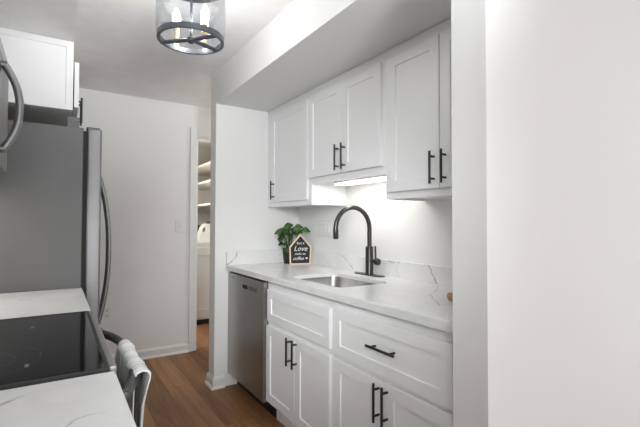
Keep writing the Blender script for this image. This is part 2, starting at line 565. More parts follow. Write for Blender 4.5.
# baseboard wrapping the wing wall's end
bm = BM()
pr = base_profile()
def wrap(bm, path):
    rings = []
    for px, py, nx, ny in path:
        rings.append([bm.verts.new(Vector((px + nx * u, py + ny * u, v))) for u, v in pr])
    n = len(pr)
    for A, B in zip(rings[:-1], rings[1:]):
        for k in range(n):
            bm.faces.new((A[k], A[(k + 1) % n], B[(k + 1) % n], B[k]))
    bm.faces.new(rings[0][::-1]); bm.faces.new(rings[-1])
wrap(bm, [(2.6, Y3, 0, 1), (XS, Y3, -1, 1), (XS, Y2, -1, -1), (1.085, Y2, 0, -1)])
struct('baseboard_wing', bm, TRIM)
bm = BM()
wrap(bm, [(XS + 0.08, YF, 0, 1), (XS, YF, -1, 1), (XS, YN, -1, -1), (3.2, YN, 0, -1)])
struct('baseboard_near', bm, TRIM)

# ------------------------------------------------------------------ upper cabinets on the sink wall
FX = 1.4406   # face frame
DX = 1.423    # door faces


def upper(name, label, y0, y1, z0, doors, handles, grp='white wall cabinets over the sink counter'):
    t = thing(name, label, 'cabinet', (1.6, (y0 + y1) / 2, z0), grp)
    bm = BM()
    a, b_ = y0 + 0.0005, y1 - 0.0005
    box(bm, FX + 0.0195, XW - 0.008, a, a + 0.016, z0, ZS - 0.001)
    box(bm, FX + 0.0195, XW - 0.008, b_ - 0.016, b_, z0, ZS - 0.001)
    box(bm, FX + 0.0195, XW - 0.008, a + 0.016, b_ - 0.016, z0 + 0.012, z0 + 0.028)      # recessed bottom
    box(bm, FX + 0.0195, XW - 0.008, a + 0.016, b_ - 0.016, ZS - 0.02, ZS - 0.001)
    box(bm, XW - 0.008, XW - 0.001, a, b_, z0, ZS - 0.001)
    box(bm, FX, FX + 0.0195, a, b_, z0, ZS - 0.001, bev=0.0008)
    obj('body', bm, CAB, t)
    for (d0, d1, dz0, dz1), (hy, hz0, hz1) in zip(doors, handles):
        d = obj('door', shaker(-1, DX, d0, d1, dz0, dz1, th=0.0170), CAB, t)
        obj('handle', bar_pull(-1, DX, hy, (hz0 + hz1) / 2, hz1 - hz0), BLACK, d, True)
    return t


upper('wall_cabinet', 'white single door wall cabinet at far end, over the plant', 2.335, Y2 - 0.001, 1.362,
      [(2.374, 2.925, 1.397, 2.087)], [(2.865, 1.418, 1.562)])
upper('wall_cabinet', 'short white two door wall cabinet directly over the sink, lit underneath', 1.600, 2.335, 1.497,
      [(1.973, 2.352, 1.540, 2.087), (1.627, 1.967, 1.540, 2.087)], [(2.003, 1.555, 1.710), (1.938, 1.555, 1.710)])
upper('wall_cabinet', 'tall white two door wall cabinet nearest, partly behind the near wall end', YF + 0.001, 1.600, 1.362,
      [(1.2345, 1.567, 1.397, 2.087), (0.900, 1.2285, 1.397, 2.087)], [(1.262, 1.415, 1.562), (1.197, 1.415, 1.562)])

# LED bar under the short cabinet
t = thing('under_cabinet_light', 'glowing white light bar under the short cabinet over the sink', 'light', (1.57, 1.95, 1.49))
obj('housing', bx(1.522, 1.604, 1.665, 2.195, 1.496, 1.5085, bev=0.001), PLASTIC, t)
obj('diffuser', bx(1.527, 1.599, 1.67, 2.19, 1.486, 1.4961, bev=0.002), LED, t)

t = thing('under_cabinet_light', 'added unseen light bar under the left wall cabinet, between microwave and refrigerator', 'light', (-0.37, 2.03, 1.37))  # added out of view to brighten the far left counter
obj('housing', bx(-0.410, -0.328, 1.76, 2.30, 1.372, 1.3795, bev=0.001), PLASTIC, t)
obj('diffuser', bx(-0.405, -0.333, 1.765, 2.295, 1.363, 1.3721, bev=0.002), LED, t)

# ------------------------------------------------------------------ base cabinets on the sink wall
BX, BD = 1.128, 1.110


def base(label, y0, y1, drawers, doors, dh, hh):
    t = thing('base_cabinet', label, 'cabinet', (1.4, (y0 + y1) / 2, 0), 'white base cabinets under the sink counter')
    bm = BM()
    a, b_ = y0 + 0.0005, y1 - 0.0005
    zt = 0.8935
    box(bm, BX + 0.0195, XW - 0.012, a, a + 0.016, 0.13, zt); box(bm, BX + 0.0195, XW - 0.012, b_ - 0.016, b_, 0.13, zt)
    box(bm, BX + 0.0195, XW - 0.012, a + 0.016, b_ - 0.016, 0.13, 0.146)
    box(bm, XW - 0.012, XW - 0.002, a, b_, 0.13, zt)
    box(bm, BX, BX + 0.0195, a, b_, 0.13, zt, bev=0.0008)
    obj('body', bm, CAB, t)
    obj('toe_kick', bx(1.190, 1.206, a, b_, 0, 0.1305), CAB, t)
    for (d0, d1, z0, z1), h in zip(drawers, dh):
        d = obj('drawer', shaker(-1, BD, d0, d1, z0, z1, th=0.0175, rail=0.05), CAB, t)
        if h:
            obj('handle', bar_pull(-1, BD, *h, vertical=False), BLACK, d, True)
    for (d0, d1, z0, z1), h in zip(doors, hh):
        d = obj('door', shaker(-1, BD, d0, d1, z0, z1, th=0.0175), CAB, t)
        obj('handle', bar_pull(-1, BD, *h), BLACK, d, True)
    return t


base('white base cabinet with plain drawer front, under the sink beside the dishwasher', 1.618, 2.345,
     [(1.637, 2.322, 0.632, 0.826)], [(1.978, 2.336, 0.138, 0.604), (1.637, 1.972, 0.138, 0.604)], [None],
     [(2.018, 0.525, 0.155), (1.952, 0.525, 0.155)])
base('white base cabinet with handled drawer, nearest the near wall end', YF + 0.001, 1.618,
     [(0.911, 1.602, 0.620, 0.838)], [(1.253, 1.602, 0.138, 0.602), (0.911, 1.247, 0.138, 0.602)],
     [(1.242, 0.735, 0.165)], [(1.276, 0.518, 0.155), (1.226, 0.518, 0.155)])

# ------------------------------------------------------------------ dishwasher
t = thing('dishwasher', 'dark stainless dishwasher between wing wall and sink cabinet', 'dishwasher', (1.4, 2.66, 0))
obj('tub', bx(1.125, 1.70, 2.352, 3.005, 0.12, 0.878), GASKET, t)
d = obj('door', bx(1.098, 1.1255, 2.348, 2.978, 0.118, 0.866, bev=0.003), DWSTEEL, t)
bm = BM(); box(bm, 1.0965, 1.0985, 2.605, 2.690, 0.785, 0.812, bev=0.0005); obj('handle_pocket', bm, TOE, d)
obj('control_label', bx(1.0972, 1.0985, 2.45, 2.585, 0.785, 0.815), mat('label_grey', (0.15, 0.15, 0.145, 1), 0.35, 0.6, var=0.1), d)
obj('maker_mark', bx(1.0972, 1.0985, 2.84, 2.905, 0.834, 0.840), GREYLINE, d)
obj('toe_kick', bx(1.190, 1.206, 2.347, 3.013, 0, 0.12), TOE, t)
obj('filler_strip', bx(1.112, 1.125, 2.979, 3.014, 0.13, 0.878), CAB, t)

# ------------------------------------------------------------------ sink counter
CX = 1.0933
t = thing('countertop', 'long white veined quartz countertop over the dishwasher and sink cabinets', 'countertop', (1.4, 1.92, 0.88))
bm = BM()
SK = rrect(1.195, 1.535, 1.668, 2.195, 0.055)
outer = [(CX, YF + 0.001), (XW - 0.001, YF + 0.001), (XW - 0.001, Y2 - 0.001), (CX, Y2 - 0.001)]
holed(bm, outer, SK, lambda u, v, h: Vector((u, v, h)), 0.894, 0.914)
box(bm, CX, CX + 0.020, YF + 0.001, Y2 - 0.001, 0.880, 0.8939)
be = [e for e in bm.edges if all(abs(v.co.x - CX) < 1e-5 and abs(v.co.z - 0.914) < 1e-5 for v in e.verts) and abs(e.verts[0].co.y - e.verts[1].co.y) > 0.5]
bmesh.ops.bevel(bm, geom=be, offset=0.003, segments=2, affect='EDGES')
obj('slab', bm, QTOP, t)
obj('backsplash', bx(1.710, XW - 0.001, YF + 0.001, Y2 - 0.001, 0.914, 1.012, bev=0.0015), QBS, t)
obj('side_splash', bx(CX + 0.001, 1.7095, Y2 - 0.021, Y2 - 0.001, 0.914, 1.018, bev=0.0015), QBF, t)

# undermount sink
t = thing('kitchen_sink', 'undermount stainless steel sink set into the quartz counter', 'sink', (1.365, 1.945, 0.72))
bm = BM()
loops = []
for off, z_, r_ in ((0.02, 0.8935, 0.07), (0.003, 0.8935, 0.055), (0.002, 0.885, 0.055), (-0.006, 0.72, 0.05), (-0.02, 0.703, 0.045), (-0.06, 0.697, 0.03)):
    loops.append([bm.verts.new(Vector((u, v, z_))) for u, v in rrect(1.195 - off, 1.535 + off, 1.668 - off, 2.195 + off, r_)])
for A, B in zip(loops[:-1], loops[1:]):
    n = len(A)
    for k in range(n):
        bm.faces.new((A[k], A[(k + 1) % n], B[(k + 1) % n], B[k]))
bm.faces.new(loops[-1])
obj('bowl', bm, SINKM, t, True)
bm = BM(); lathe(bm, [(0, 0.0005), (0.02, 0.0005), (0.024, 0.004), (0.04, 0.004), (0.043, 0.0)], (1.365, 1.945, 0.697))
obj('drain', bm, STEEL, t, True)

# faucet
fy, fx = 1.992, 1.655
t = thing('faucet', 'tall gunmetal gooseneck faucet behind the sink', 'faucet', (fx, fy, 0.914))
bm = BM(); prism(bm, rrect(fx - 0.029, fx + 0.029, fy - 0.128, fy + 0.135, 0.028, 8), lambda u, v, h: Vector((u, v, h)), 0.914, 0.920)
obj('base_plate', bm, GUN, t)
bm = BM(); lathe(bm, [(0.0, 0.0), (0.026, 0.0), (0.0265, 0.006), (0.0245, 0.010), (0.0245, 0.168), (0.022, 0.173), (0, 0.173)], (fx, fy, 0.9195))
obj('body', bm, GUN, t, True)
pts = [(fx, fy, 1.085), (fx, fy, 1.15), (fx, fy, 1.203)]
R_ = 0.129
for k in range(1, 21):
    a = math.pi * k / 20
    pts.append((fx - R_ + R_ * math.cos(a), fy, 1.205 + R_ * math.sin(a)))
bm = BM(); tube(bm, pts, 0.014, 18)
obj('spout', bm, GUN, t, True)
xe = fx - 2 * R_
bm = BM(); tube(bm, [(xe, fy, 1.215), (xe, fy, 1.200), (xe, fy, 1.148), (xe, fy, 1.144)], [0.0145, 0.016, 0.016, 0.014], 18)
obj('spray_head', bm, GUN, t, True)
bm = BM(); tube(bm, [(fx, fy - 0.018, 1.003), (fx, fy - 0.06, 1.003), (fx, fy - 0.064, 1.003), (fx, fy - 0.082, 1.003), (fx, fy - 0.086, 1.003)], [0.0135, 0.0135, 0.021, 0.021, 0.018], 20)
hv = obj('handle', bm, GUN, t, True)
bm = BM(); tube(bm, [(fx - 0.002, fy - 0.062, 1.02), (fx - 0.004, fy - 0.060, 1.098)], [0.0062, 0.0055], 12)
obj('lever', bm, GUN, hv, True)

# switch plate behind the faucet
t = thing('outlet_plate', 'white outlet and switch plate on the wall behind the faucet', 'outlet', (XW, 2.615, 1.205))
obj('cover', bx(XW - 0.006, XW - 0.0005, 2.515, 2.71, 1.140, 1.268, bev=0.002), PLASTIC, t)
obj('rocker_switch', bx(XW - 0.0105, XW - 0.0055, 2.540, 2.572, 1.165, 1.243, bev=0.002), TRIM, t)
for y_ in (2.612, 2.668):
    o_ = obj('receptacle', bx(XW - 0.0075, XW - 0.0055, y_ - 0.016, y_ + 0.016, 1.165, 1.243, bev=0.0008), PLASTIC, t)
    for zz in (1.185, 1.222):
        for s in (-1, 1):
            obj('slot', bx(XW - 0.0078, XW - 0.0070, y_ + s * 0.006 - 0.001, y_ + s * 0.006 + 0.001, zz - 0.004, zz + 0.004), GREYLINE, o_)

# ------------------------------------------------------------------ house-shaped sign
t = bpy.data.objects.new('house_sign', None); COL.objects.link(t)
SX, SY = (1.535 + 1.692) / 2, (2.812 + 2.762) / 2
t.location = (SX, SY, 0.9145)
t.rotation_euler = (0, 0, -0.30)
t['local'] = 1
tag(t, 'small house shaped chalkboard sign about coffee beside the potted plant', 'sign')
def local(name, bm, m, p):
    o = obj(name, bm, m, None); o.parent = p; return o
hw, he, ha = 0.082, 0.136, 0.238
outl = [(-hw, 0), (hw, 0), (hw + 0.006, he), (0, ha), (-hw - 0.006, he)]
fo = lambda u, v, h: Vector((u, h, v))
bm = BM(); prism(bm, [(-hw + .004, .004), (hw - .004, .004), (hw, he - .002), (0, ha - .008), (-hw, he - .002)], fo, -0.004, 0.006)
local('board', bm, CHALK, t)
fw_ = 0.009
inn = [(-hw + fw_, fw_), (hw - fw_, fw_), (hw + 0.006 - fw_, he - 0.004), (0, ha - 0.0145), (-hw - 0.006 + fw_, he - 0.004)]
bm = BM()
n = 5
v = {}
for tag_, poly in (('o', outl), ('i', inn)):
    for h in (-0.012, 0.012):
        v[tag_, h] = [bm.verts.new(fo(a, c, h)) for a, c in poly]
for k in range(n):
    k2 = (k + 1) % n
    bm.faces.new((v['o', -.012][k], v['o', -.012][k2], v['i', -.012][k2], v['i', -.012][k]))
    bm.faces.new((v['o', .012][k], v['o', .012][k2], v['i', .012][k2], v['i', .012][k]))
    bm.faces.new((v['o', -.012][k], v['o', -.012][k2], v['o', .012][k2], v['o', .012][k]))
    bm.faces.new((v['i', -.012][k], v['i', -.012][k2], v['i', .012][k2], v['i', .012][k]))
local('frame', bm, SIGNWOOD, t)


def text_mesh(name, body, size, x, z, y, m, parent, shear=0.25, offs=0.0):
    c = bpy.data.curves.new(name, 'FONT')
    c.body = body; c.size = size; c.align_x = 'CENTER'; c.align_y = 'CENTER'
    c.extrude = 0.0004; c.shear = shear; c.offset = offs
    o = bpy.data.objects.new('tmp_text', c); COL.objects.link(o)
    dg = bpy.context.evaluated_depsgraph_get()
    me = bpy.data.meshes.new_from_object(o.evaluated_get(dg))
    bpy.data.objects.remove(o)
    me.name = name
    me.materials.clear(); me.materials.append(m)
    me.transform(Matrix.Translation((x, y, z)) @ Matrix.Rotation(math.pi / 2, 4, 'X'))
    ob = bpy.data.objects.new(name, me); COL.objects.link(ob); ob.parent = parent
    return ob


yt = -0.0046
text_mesh('lettering', 'but a', 0.030, 0.002, 0.166, yt, CHALKW, t, 0.1, 0)
text_mesh('lettering', 'Love', 0.055, 0.002, 0.122, yt, CHALKW, t, 0.3, 0)
text_mesh('lettering', 'made on', 0.025, 0.000, 0.082, yt, CHALKW, t, 0.1, 0)
text_mesh('lettering', 'coffee', 0.036, -0.014, 0.046, yt, CHALKW, t, 0.25, 0)
hp = []
for k in range(28):
    a = 2 * math.pi * k / 28
    hp.append((0.052 + 0.0006 * 16 * math.sin(a) ** 3, 0.047 + 0.0006 * (13 * math.cos(a) - 5 * math.cos(2 * a) - 2 * math.cos(3 * a) - math.cos(4 * a))))
bm = BM(); prism(bm, hp, fo, yt - 0.0005, yt + 0.0006); local('heart', bm, CHALKW, t)

# ------------------------------------------------------------------ potted plant
PC = Vector((1.575, 2.895, 0.9145))
t = thing('potted_plant', 'bushy green plant in a small dark pot behind the sign', 'plant', PC)
bm = BM(); lathe(bm, [(0, 0), (0.040, 0), (0.043, 0.004), (0.054, 0.108), (0.056, 0.110), (0.056, 0.122), (0.051, 0.122), (0.050, 0.108), (0.0, 0.107)], PC)
obj('pot', bm, POT, t, True)
bm = BM(); lathe(bm, [(0, 0.1085), (0.0495, 0.1085), (0.0495, 0.1075)], PC, 20); obj('soil', bm, SOIL, t)
bml, bms = BM(), BM()


def leaf(bm, base, d, length, width, droop):
    d = d.normalized()
    nrm = Vector((random.uniform(-1.2, 0.5), -1.0, random.uniform(0.2, 2.2)))
    nrm = (nrm - d * nrm.dot(d)).normalized()
    side = d.cross(nrm).normalized()
    N = 9
    rows = []
    for i in range(N + 1):
        s = i / N
        wv = width * (math.sin(math.pi * min(1, s * 0.96 + 0.02)) ** 0.75) * (0.75 + 0.5 * s if s < 0.6 else 1.05 - (s - 0.6) * 0.5) * 0.5
        c = base + d * (length * s) - Vector((0, 0, 1)) * (droop * s * s * length) + nrm * 0.012 * math.sin(math.pi * s)
        rows.append([c + side * (wv * q) + nrm * (abs(q) ** 1.5 * wv * 0.35 + 0.002 * math.sin(7 * s + 3 * q)) for q in (-1, -0.5, 0, 0.5, 1)])
    th = nrm * 0.0012
    top = [[bm.verts.new(p) for p in r_] for r_ in rows]
    bot = [[bm.verts.new(p - th) for p in r_] for r_ in rows]
    for g, fl in ((top, 0), (bot, 1)):
        for i in range(N):
            for j in range(4):
                q = (g[i][j], g[i][j + 1], g[i + 1][j + 1], g[i + 1][j])
                bm.faces.new(q[::-1] if fl else q)
    for i in range(N):
        for j in (0, 4):
            bm.faces.new((top[i][j], top[i + 1][j], bot[i + 1][j], bot[i][j]))


tips = [(-0.135, -0.03, 0.255, 0.10), (-0.125, -0.07, 0.195, 0.095), (-0.07, -0.10, 0.23, 0.10), (0.0, -0.075, 0.275, 0.10),
        (0.01, -0.03, 0.325, 0.09), (-0.045, 0.0, 0.30, 0.095), (0.06, -0.07, 0.28, 0.085), (0.115, -0.115, 0.265, 0.085),
        (0.085, -0.055, 0.30, 0.08), (-0.09, 0.03, 0.27, 0.09), (-0.045, -0.065, 0.19, 0.09), (-0.085, -0.075, 0.165, 0.085),
        (0.03, -0.065, 0.245, 0.09), (-0.10, -0.01, 0.215, 0.09), (0.05, 0.03, 0.27, 0.085), (-0.02, 0.05, 0.24, 0.085),
        (0.075, -0.06, 0.25, 0.08), (-0.055, -0.05, 0.27, 0.09), (0.02, -0.06, 0.245, 0.09), (-0.085, -0.075, 0.125, 0.085), (-0.11, -0.04, 0.155, 0.085), (-0.115, -0.045, 0.235, 0.08)]
for x_, y_, z_, ln_ in tips:
    tip = PC + Vector((x_, y_, z_))
    hd = Vector((x_, y_, 0)).normalized()
    d = (hd * 0.9 + Vector((0, 0, random.uniform(0.0, 0.5)))).normalized()
    b0 = tip - d * ln_ * 0.85
    leaf(bml, b0, d, ln_, ln_ * random.uniform(0.52, 0.66), random.uniform(0.05, 0.3))
    s0 = PC + Vector((x_ * 0.15, y_ * 0.15, 0.105))
    mid = (s0 + b0) / 2 + Vector((0, 0, 0.015))
    tube(bms, [s0, mid, b0, b0 + d * ln_ * 0.2], [0.0028, 0.0025, 0.002, 0.0012], 7)
obj('foliage', bml, LEAF, t, True)
obj('stems', bms, STEM, t, True)

# small wooden spoon on the counter behind the near wall end
t = thing('wooden_spoon', 'tan wooden spoon head peeking out from behind the near wall end', 'spoon', (1.41, 1.135, 0.9145))
bm = BM()
lathe(bm, [(0, 0.003), (0.011, 0.0), (0.017, 0.008), (0.0195, 0.018), (0.0185, 0.028), (0.016, 0.030), (0.011, 0.024), (0, 0.02)], (1.402, 1.152, 0.9145), 24)
obj('bowl', bm, TANWOOD, t, True)
bm = BM(); tube(bm, [(1.416, 1.141, 0.9385), (1.47, 1.09, 0.934), (1.58, 1.0, 0.9205)], [0.006, 0.0055, 0.006], 10)
obj('handle', bm, TANWOOD, t, True)

# ------------------------------------------------------------------ left run: counters and base cabinets
LX = 0.1139
R0, R1 = 1.0083, 1.7004


def left_counter(label, y0, y1, m):
    return tag(obj('countertop', bx(XL + 0.001, LX, y0, y1, 0.880, 0.914, bev=0.0025), m), label, 'countertop')


left_counter('short white quartz countertop in front of the black cooktop, nearest the camera', 0.36, R0 - 0.002, QL)
left_counter('short white quartz countertop between black cooktop and refrigerator', R1 + 0.002, 2.361, QLF)
for y0, y1, lb in ((0.365, R0 - 0.003, 'white base cabinet under the counter nearest the camera'), (R1 + 0.003, 2.358, 'white base cabinet between the range and refrigerator')):
    t = thing('base_cabinet', lb, 'cabinet', (-0.2, (y0 + y1) / 2, 0))
    obj('body', bx(XL + 0.001, 0.068, y0, y1, 0.11, 0.8795), CAB, t)
    obj('toe_kick', bx(XL + 0.001, 0.0, y0, y1, 0, 0.1105), CAB, t)
    d = obj('drawer', shaker(1, 0.088, y0 + 0.015, y1 - 0.015, 0.66, 0.85, rail=0.05), CAB, t)
    obj('handle', bar_pull(1, 0.088, (y0 + y1) / 2, 0.755, 0.15, vertical=False, stand=0.02), BLACK, d, True)
    d = obj('door', shaker(1, 0.088, y0 + 0.015, y1 - 0.015, 0.13, 0.645), CAB, t)
    obj('handle', bar_pull(1, 0.088, y1 - 0.05, 0.54, 0.15, stand=0.02), BLACK, d, True)

# ------------------------------------------------------------------ range
t = thing('range', 'stainless slide-in range with black glass cooktop between the left counters', 'range', (-0.2, (R0 + R1) / 2, 0))
ry0, ry1 = R0 + 0.001, R1 - 0.001
obj('body', bx(XL + 0.005, 0.085, ry0, ry1, 0.06, 0.902), STEEL, t)
obj('toe_panel', bx(XL + 0.02, 0.04, ry0 + 0.01, ry1 - 0.01, 0, 0.0605), TOE, t)
bm = BM()
box(bm, XL + 0.005, LX - 0.017, ry0 + 0.008, ry1 - 0.008, 0.902, 0.919, bev=0.001)
ct = obj('cooktop_glass', bm, GLASSK, t)
for y_ in (ry0, ry1 - 0.006):
    obj('side_trim', bx(XL + 0.005, LX - 0.010, y_, y_ + 0.006, 0.900, 0.921, bev=0.0015), BLACK, t)
obj('glass_edge', bx(LX - 0.017, LX - 0.010, ry0 + 0.008, ry1 - 0.008, 0.902, 0.9205, bev=0.0015), BLACK, t)
obj('front_trim', bx(LX - 0.010, LX + 0.004, ry0, ry1, 0.880, 0.9225, bev=0.003, seg=3), STEEL, t)
obj('control_panel', bx(0.085, 0.118, ry0, ry1, 0.81, 0.8795, bev=0.002), STEEL, t)
# burner rings, flush inlays on the glass
for cx_, cy_, rr in ((-0.16, 1.20, 0.135), (-0.14, 1.53, 0.10), (-0.40, 1.20, 0.09), (-0.40, 1.52, 0.11)):
    bm = BM()
    for r_ in (rr, rr * 0.62):
        lathe(bm, [(r_ - 0.0007, 0.0), (r_ - 0.0007, 0.0002), (r_ + 0.0007, 0.0002), (r_ + 0.0007, 0.0), (r_ - 0.0007, 0.0)], (cx_, cy_, 0.9189), 64)
    obj('burner_ring', bm, mat('burner_print', (0.07, 0.07, 0.073, 1), 0.2, var=0.05), ct)
for cx_, cy_ in ((-0.055, 1.527), (-0.05, 1.13)):
    bm = BM()
    for k in range(3):
        box(bm, cx_ - 0.004, cx_ + 0.004, cy_ - 0.012 + k * 0.009, cy_ - 0.008 + k * 0.009, 0.9188, 0.9193)
    obj('burner_marking', bm, GREYLINE, ct)
od = obj('oven_door', bx(0.085, 0.125, ry0 + 0.003, ry1 - 0.003, 0.20, 0.805, bev=0.004), BLACK, t)
obj('storage_drawer', bx(0.085, 0.120, ry0 + 0.003, ry1 - 0.003, 0.065, 0.192, bev=0.003), STEEL, t)
hp_ = []
for k in range(25):
    s = k / 24
    y_ = ry0 + 0.02 + (ry1 - ry0 - 0.04) * s
    bow = (1 - abs(2 * s - 1) ** 2.6)
    hp_.append((0.133 + 0.058 * bow, y_, 0.842 + 0.004 * bow))
bm = BM(); tube(bm, hp_, 0.0135, 16)
for y_ in (ry0 + 0.02, ry1 - 0.02):
    box(bm, 0.118, 0.146, y_ - 0.012, y_ + 0.012, 0.826, 0.858, bev=0.004)
obj('handle', bm, mat('oven_handle_metal', (0.10, 0.10, 0.102, 1), 0.35, 0.9, var=0.05), od, True)

# towel over the oven handle
bm = BM()
uvl = bm.loops.layers.uv.new('UVMap')
NU, NV = 48, 60
TY0, TY1 = 1.10, 1.465
grid = []
hx, hz, hr = 0.1895, 0.8455, 0.0165
back_len, front_len = 0.11, 0.46
tot = back_len + math.pi * hr + front_len
for i in range(NU + 1):
    u = i / NU
    row = []
    for j in range(NV + 1):
        s = j / NV * tot
        fold = 0.007 * math.sin(u * 23 + 0.6) + 0.0035 * math.sin(u * 41 + 1.0)
        if s < back_len:
            x_, z_ = hx - hr, hz - (back_len - s); amt = min(1, (back_len - s) / 0.04)
            x_ += fold * amt * 0.35 - 0.004 * amt
            drop = back_len - s
        elif s < back_len + math.pi * hr:
            a = math.pi - (s - back_len) / hr
            rr = hr + 0.0025 * max(0, math.sin(u * 23 + 0.6)) + 0.002 * math.sin(u * 9)
            x_, z_ = hx + rr * math.cos(a), hz + rr * math.sin(a); drop = 0
        else:
            drop = s - back_len - math.pi * hr
            x_, z_ = hx + hr, hz - drop; amt = min(1, drop / 0.07)
            x_ += fold * amt * 0.9 - 0.002 * amt - 0.018 * amt * max(0.0, 1 - u / 0.15) - 0.010 * min(1, drop / 0.2)
        pinch = 0.92 - 0.12 * min(1, drop / 0.35)
        y_ = (TY0 + TY1) / 2 + (u - 0.5) * (TY1 - TY0) * pinch + 0.006 * math.sin(drop * 14 + u * 5)
        if s >= back_len:
            z_ -= 0.012 * u * min(1, drop / 0.3)
        else:
            z_ += 0.012 * (1 - u) * (drop / back_len)
        row.append(bm.verts.new((x_, y_, z_)))
    grid.append(row)
for i in range(NU):
    for j in range(NV):
        f = bm.faces.new((grid[i][j], grid[i + 1][j], grid[i + 1][j + 1], grid[i][j + 1]))
        for lp, (a, c) in zip(f.loops, ((i, j), (i + 1, j), (i + 1, j + 1), (i, j + 1))):
            lp[uvl].uv = (a / NU, c / NV)
tw = obj('dish_towel', bm, TOWEL, None, True)
md = tw.modifiers.new('thick', 'SOLIDIFY'); md.thickness = 0.0035; md.offset = 1
tag(tw, 'white and grey striped towel draped over the oven handle', 'towel')

# ------------------------------------------------------------------ over-the-range microwave and the cabinets around it
t = thing('microwave', 'stainless over-range microwave with curved handle, at left photo edge', 'microwave', (-0.35, 1.35, 1.402))
obj('body', bx(XL + 0.001, -0.165, R0, R1 - 0.002, 1.402, 1.772, bev=0.003), GASKET, t)
obj('grille', bx(-0.166, -0.142, R0, R1 - 0.002, 1.735, 1.772, bev=0.002), STEEL, t)
d = obj('door', bx(-0.166, -0.139, R0, 1.545, 1.404, 1.732, bev=0.003), FRDOOR, t)
obj('window', bx(-0.1395, -0.1375, R0 + 0.05, 1.45, 1.45, 1.69), GLASSK, d)
obj('control_panel', bx(-0.166, -0.139, 1.548, R1 - 0.002, 1.404, 1.732, bev=0.003), FRDOOR, t)
pts = []
for k in range(21):
    s = k / 20
    pts.append((-0.135 + 0.039 * (1 - abs(2 * s - 1) ** 2.2), 1.505, 1.450 + 0.254 * s))
bm = BM(); tube(bm, pts, 0.0105, 14)
for zz in (1.453, 1.701):
    tube(bm, [(-0.1395, 1.505, zz), (-0.128, 1.505, zz)], 0.0115, 12)
obj('handle', bm, FRDOOR, d, True)


def left_upper(label, y0, y1, z0, xf, ndoor, pull, side_panel=False):
    t = thing('wall_cabinet', label, 'cabinet', (-0.3, (y0 + y1) / 2, z0), 'white wall cabinets on the left')
    if side_panel:
        obj('body', bx(XL + 0.001, xf - 0.0006, y0 + 0.012, y1, z0, ZS - 0.001), CAB, t)
        obj('end_panel', shaker(-1, y0, XL + 0.001, xf, z0, ZS - 0.001, th=0.0125, rail=0.03, rec=0.005, axis='Y'), CAB, t)
    else:
        obj('body', bx(XL + 0.001, xf, y0, y1, z0, ZS - 0.001), CAB, t)
    wd = (y1 - y0 - 0.02) / ndoor
    for k in range(ndoor):
        a = y0 + 0.01 + k * wd
        zt = 2.045 if side_panel else ZS - 0.04
        d = obj('door', shaker(1, xf + 0.0255, a + 0.002, a + wd - 0.002, z0 + 0.02, zt, th=0.02), CAB, t)
        hy = a + 0.04 if (ndoor == 1 or k == 1) else a + wd - 0.04
        obj('handle', bar_pull(1, xf + 0.0255, hy, pull, 0.15), BLACK, d, True)


left_upper('white cabinet above the microwave', R0, R1 - 0.001, 1.776, -0.235, 2, 1.87)
left_upper('white wall cabinet between microwave and refrigerator', R1 + 0.001, 2.352, 1.38, -0.275, 1, 1.48)
left_upper('deep white cabinet above the refrigerator, with framed end panel', 2.370, 3.285, 1.797, 0.0625, 2, 1.90, True)

# ------------------------------------------------------------------ refrigerator
t = thing('refrigerator', 'tall grey stainless refrigerator with its side to the camera, beside the left counter', 'refrigerator', (-0.2, 2.82, 0))
f0, f1 = 2.366, 3.280
obj('body', bx(XL + 0.02, 0.111, f0, f1, 0.03, 1.714, bev=0.004), FRSIDE, t)
obj('gasket', bx(0.110, 0.129, f0 + 0.008, f1 - 0.008, 0.09, 1.70), GASKET, t)
obj('base_grille', bx(0.04, 0.115, f0 + 0.01, f1 - 0.01, 0, 0.075), TOE, t)
for a, c, hy in ((f0, 2.821, 2.785), (2.825, f1, 2.861)):
    d = obj('door', bx(0.128, 0.193, a, c, 0.085, 1.716, bev=0.010, seg=4), FRDOOR, t, True)
    pts = []
    for k in range(25):
        s = k / 24
        pts.append((0.196 + 0.078 * (1 - abs(2 * s - 1) ** 2.3), hy, 0.56 + 1.02 * s))
    bm = BM(); tube(bm, pts, 0.0115, 14)
    for zz in (0.565, 1.575):
        tube(bm, [(0.1925, hy, zz), (0.205, hy, zz)], 0.014, 12)
    obj('handle', bm, FRDOOR, d, True)
bm = BM()
box(bm, 0.040, 0.092, f0 + 0.02, f0 + 0.09, 1.7135, 1.768, bev=0.003)
obj('hinge_cover', bm, mat('hinge_grey', (0.16, 0.16, 0.16, 1), 0.5, var=0.05), t)
bm = BM()
box(bm, 0.125, 0.185, f0 + 0.025, f0 + 0.075, 1.7155, 1.726, bev=0.002)
obj('hinge_arm', bm, mat('hinge_dark', (0.09, 0.09, 0.09, 1), 0.5, var=0.05), t)

# ------------------------------------------------------------------ ceiling light
FC = Vector((0.524, 1.94, 0))
t = thing('ceiling_light', 'clear glass drum ceiling light with three bulbs and grey metal ring', 'light', (FC.x, FC.y, 2.10))
bm = BM(); lathe(bm, [(0, ZC - 0.0005), (0.065, ZC - 0.0005), (0.065, ZC - 0.016), (0.058, ZC - 0.022), (0, ZC - 0.022)], FC); obj('canopy', bm, LAMPM, t, True)
bm = BM(); tube(bm, [(FC.x, FC.y, ZC - 0.02), (FC.x, FC.y, 2.095)], 0.006, 12)
lathe(bm, [(0, 2.083), (0.010, 2.086), (0.018, 2.094), (0.018, 2.110), (0.010, 2.116), (0, 2.116)], FC, 20); obj('stem', bm, LAMPM, t, True)
bm = BM(); lathe(bm, [(0.138, 2.093), (0.1515, 2.093), (0.1515, 2.117), (0.138, 2.117), (0.138, 2.093)], FC, 64); obj('ring', bm, LAMPM, t, True)
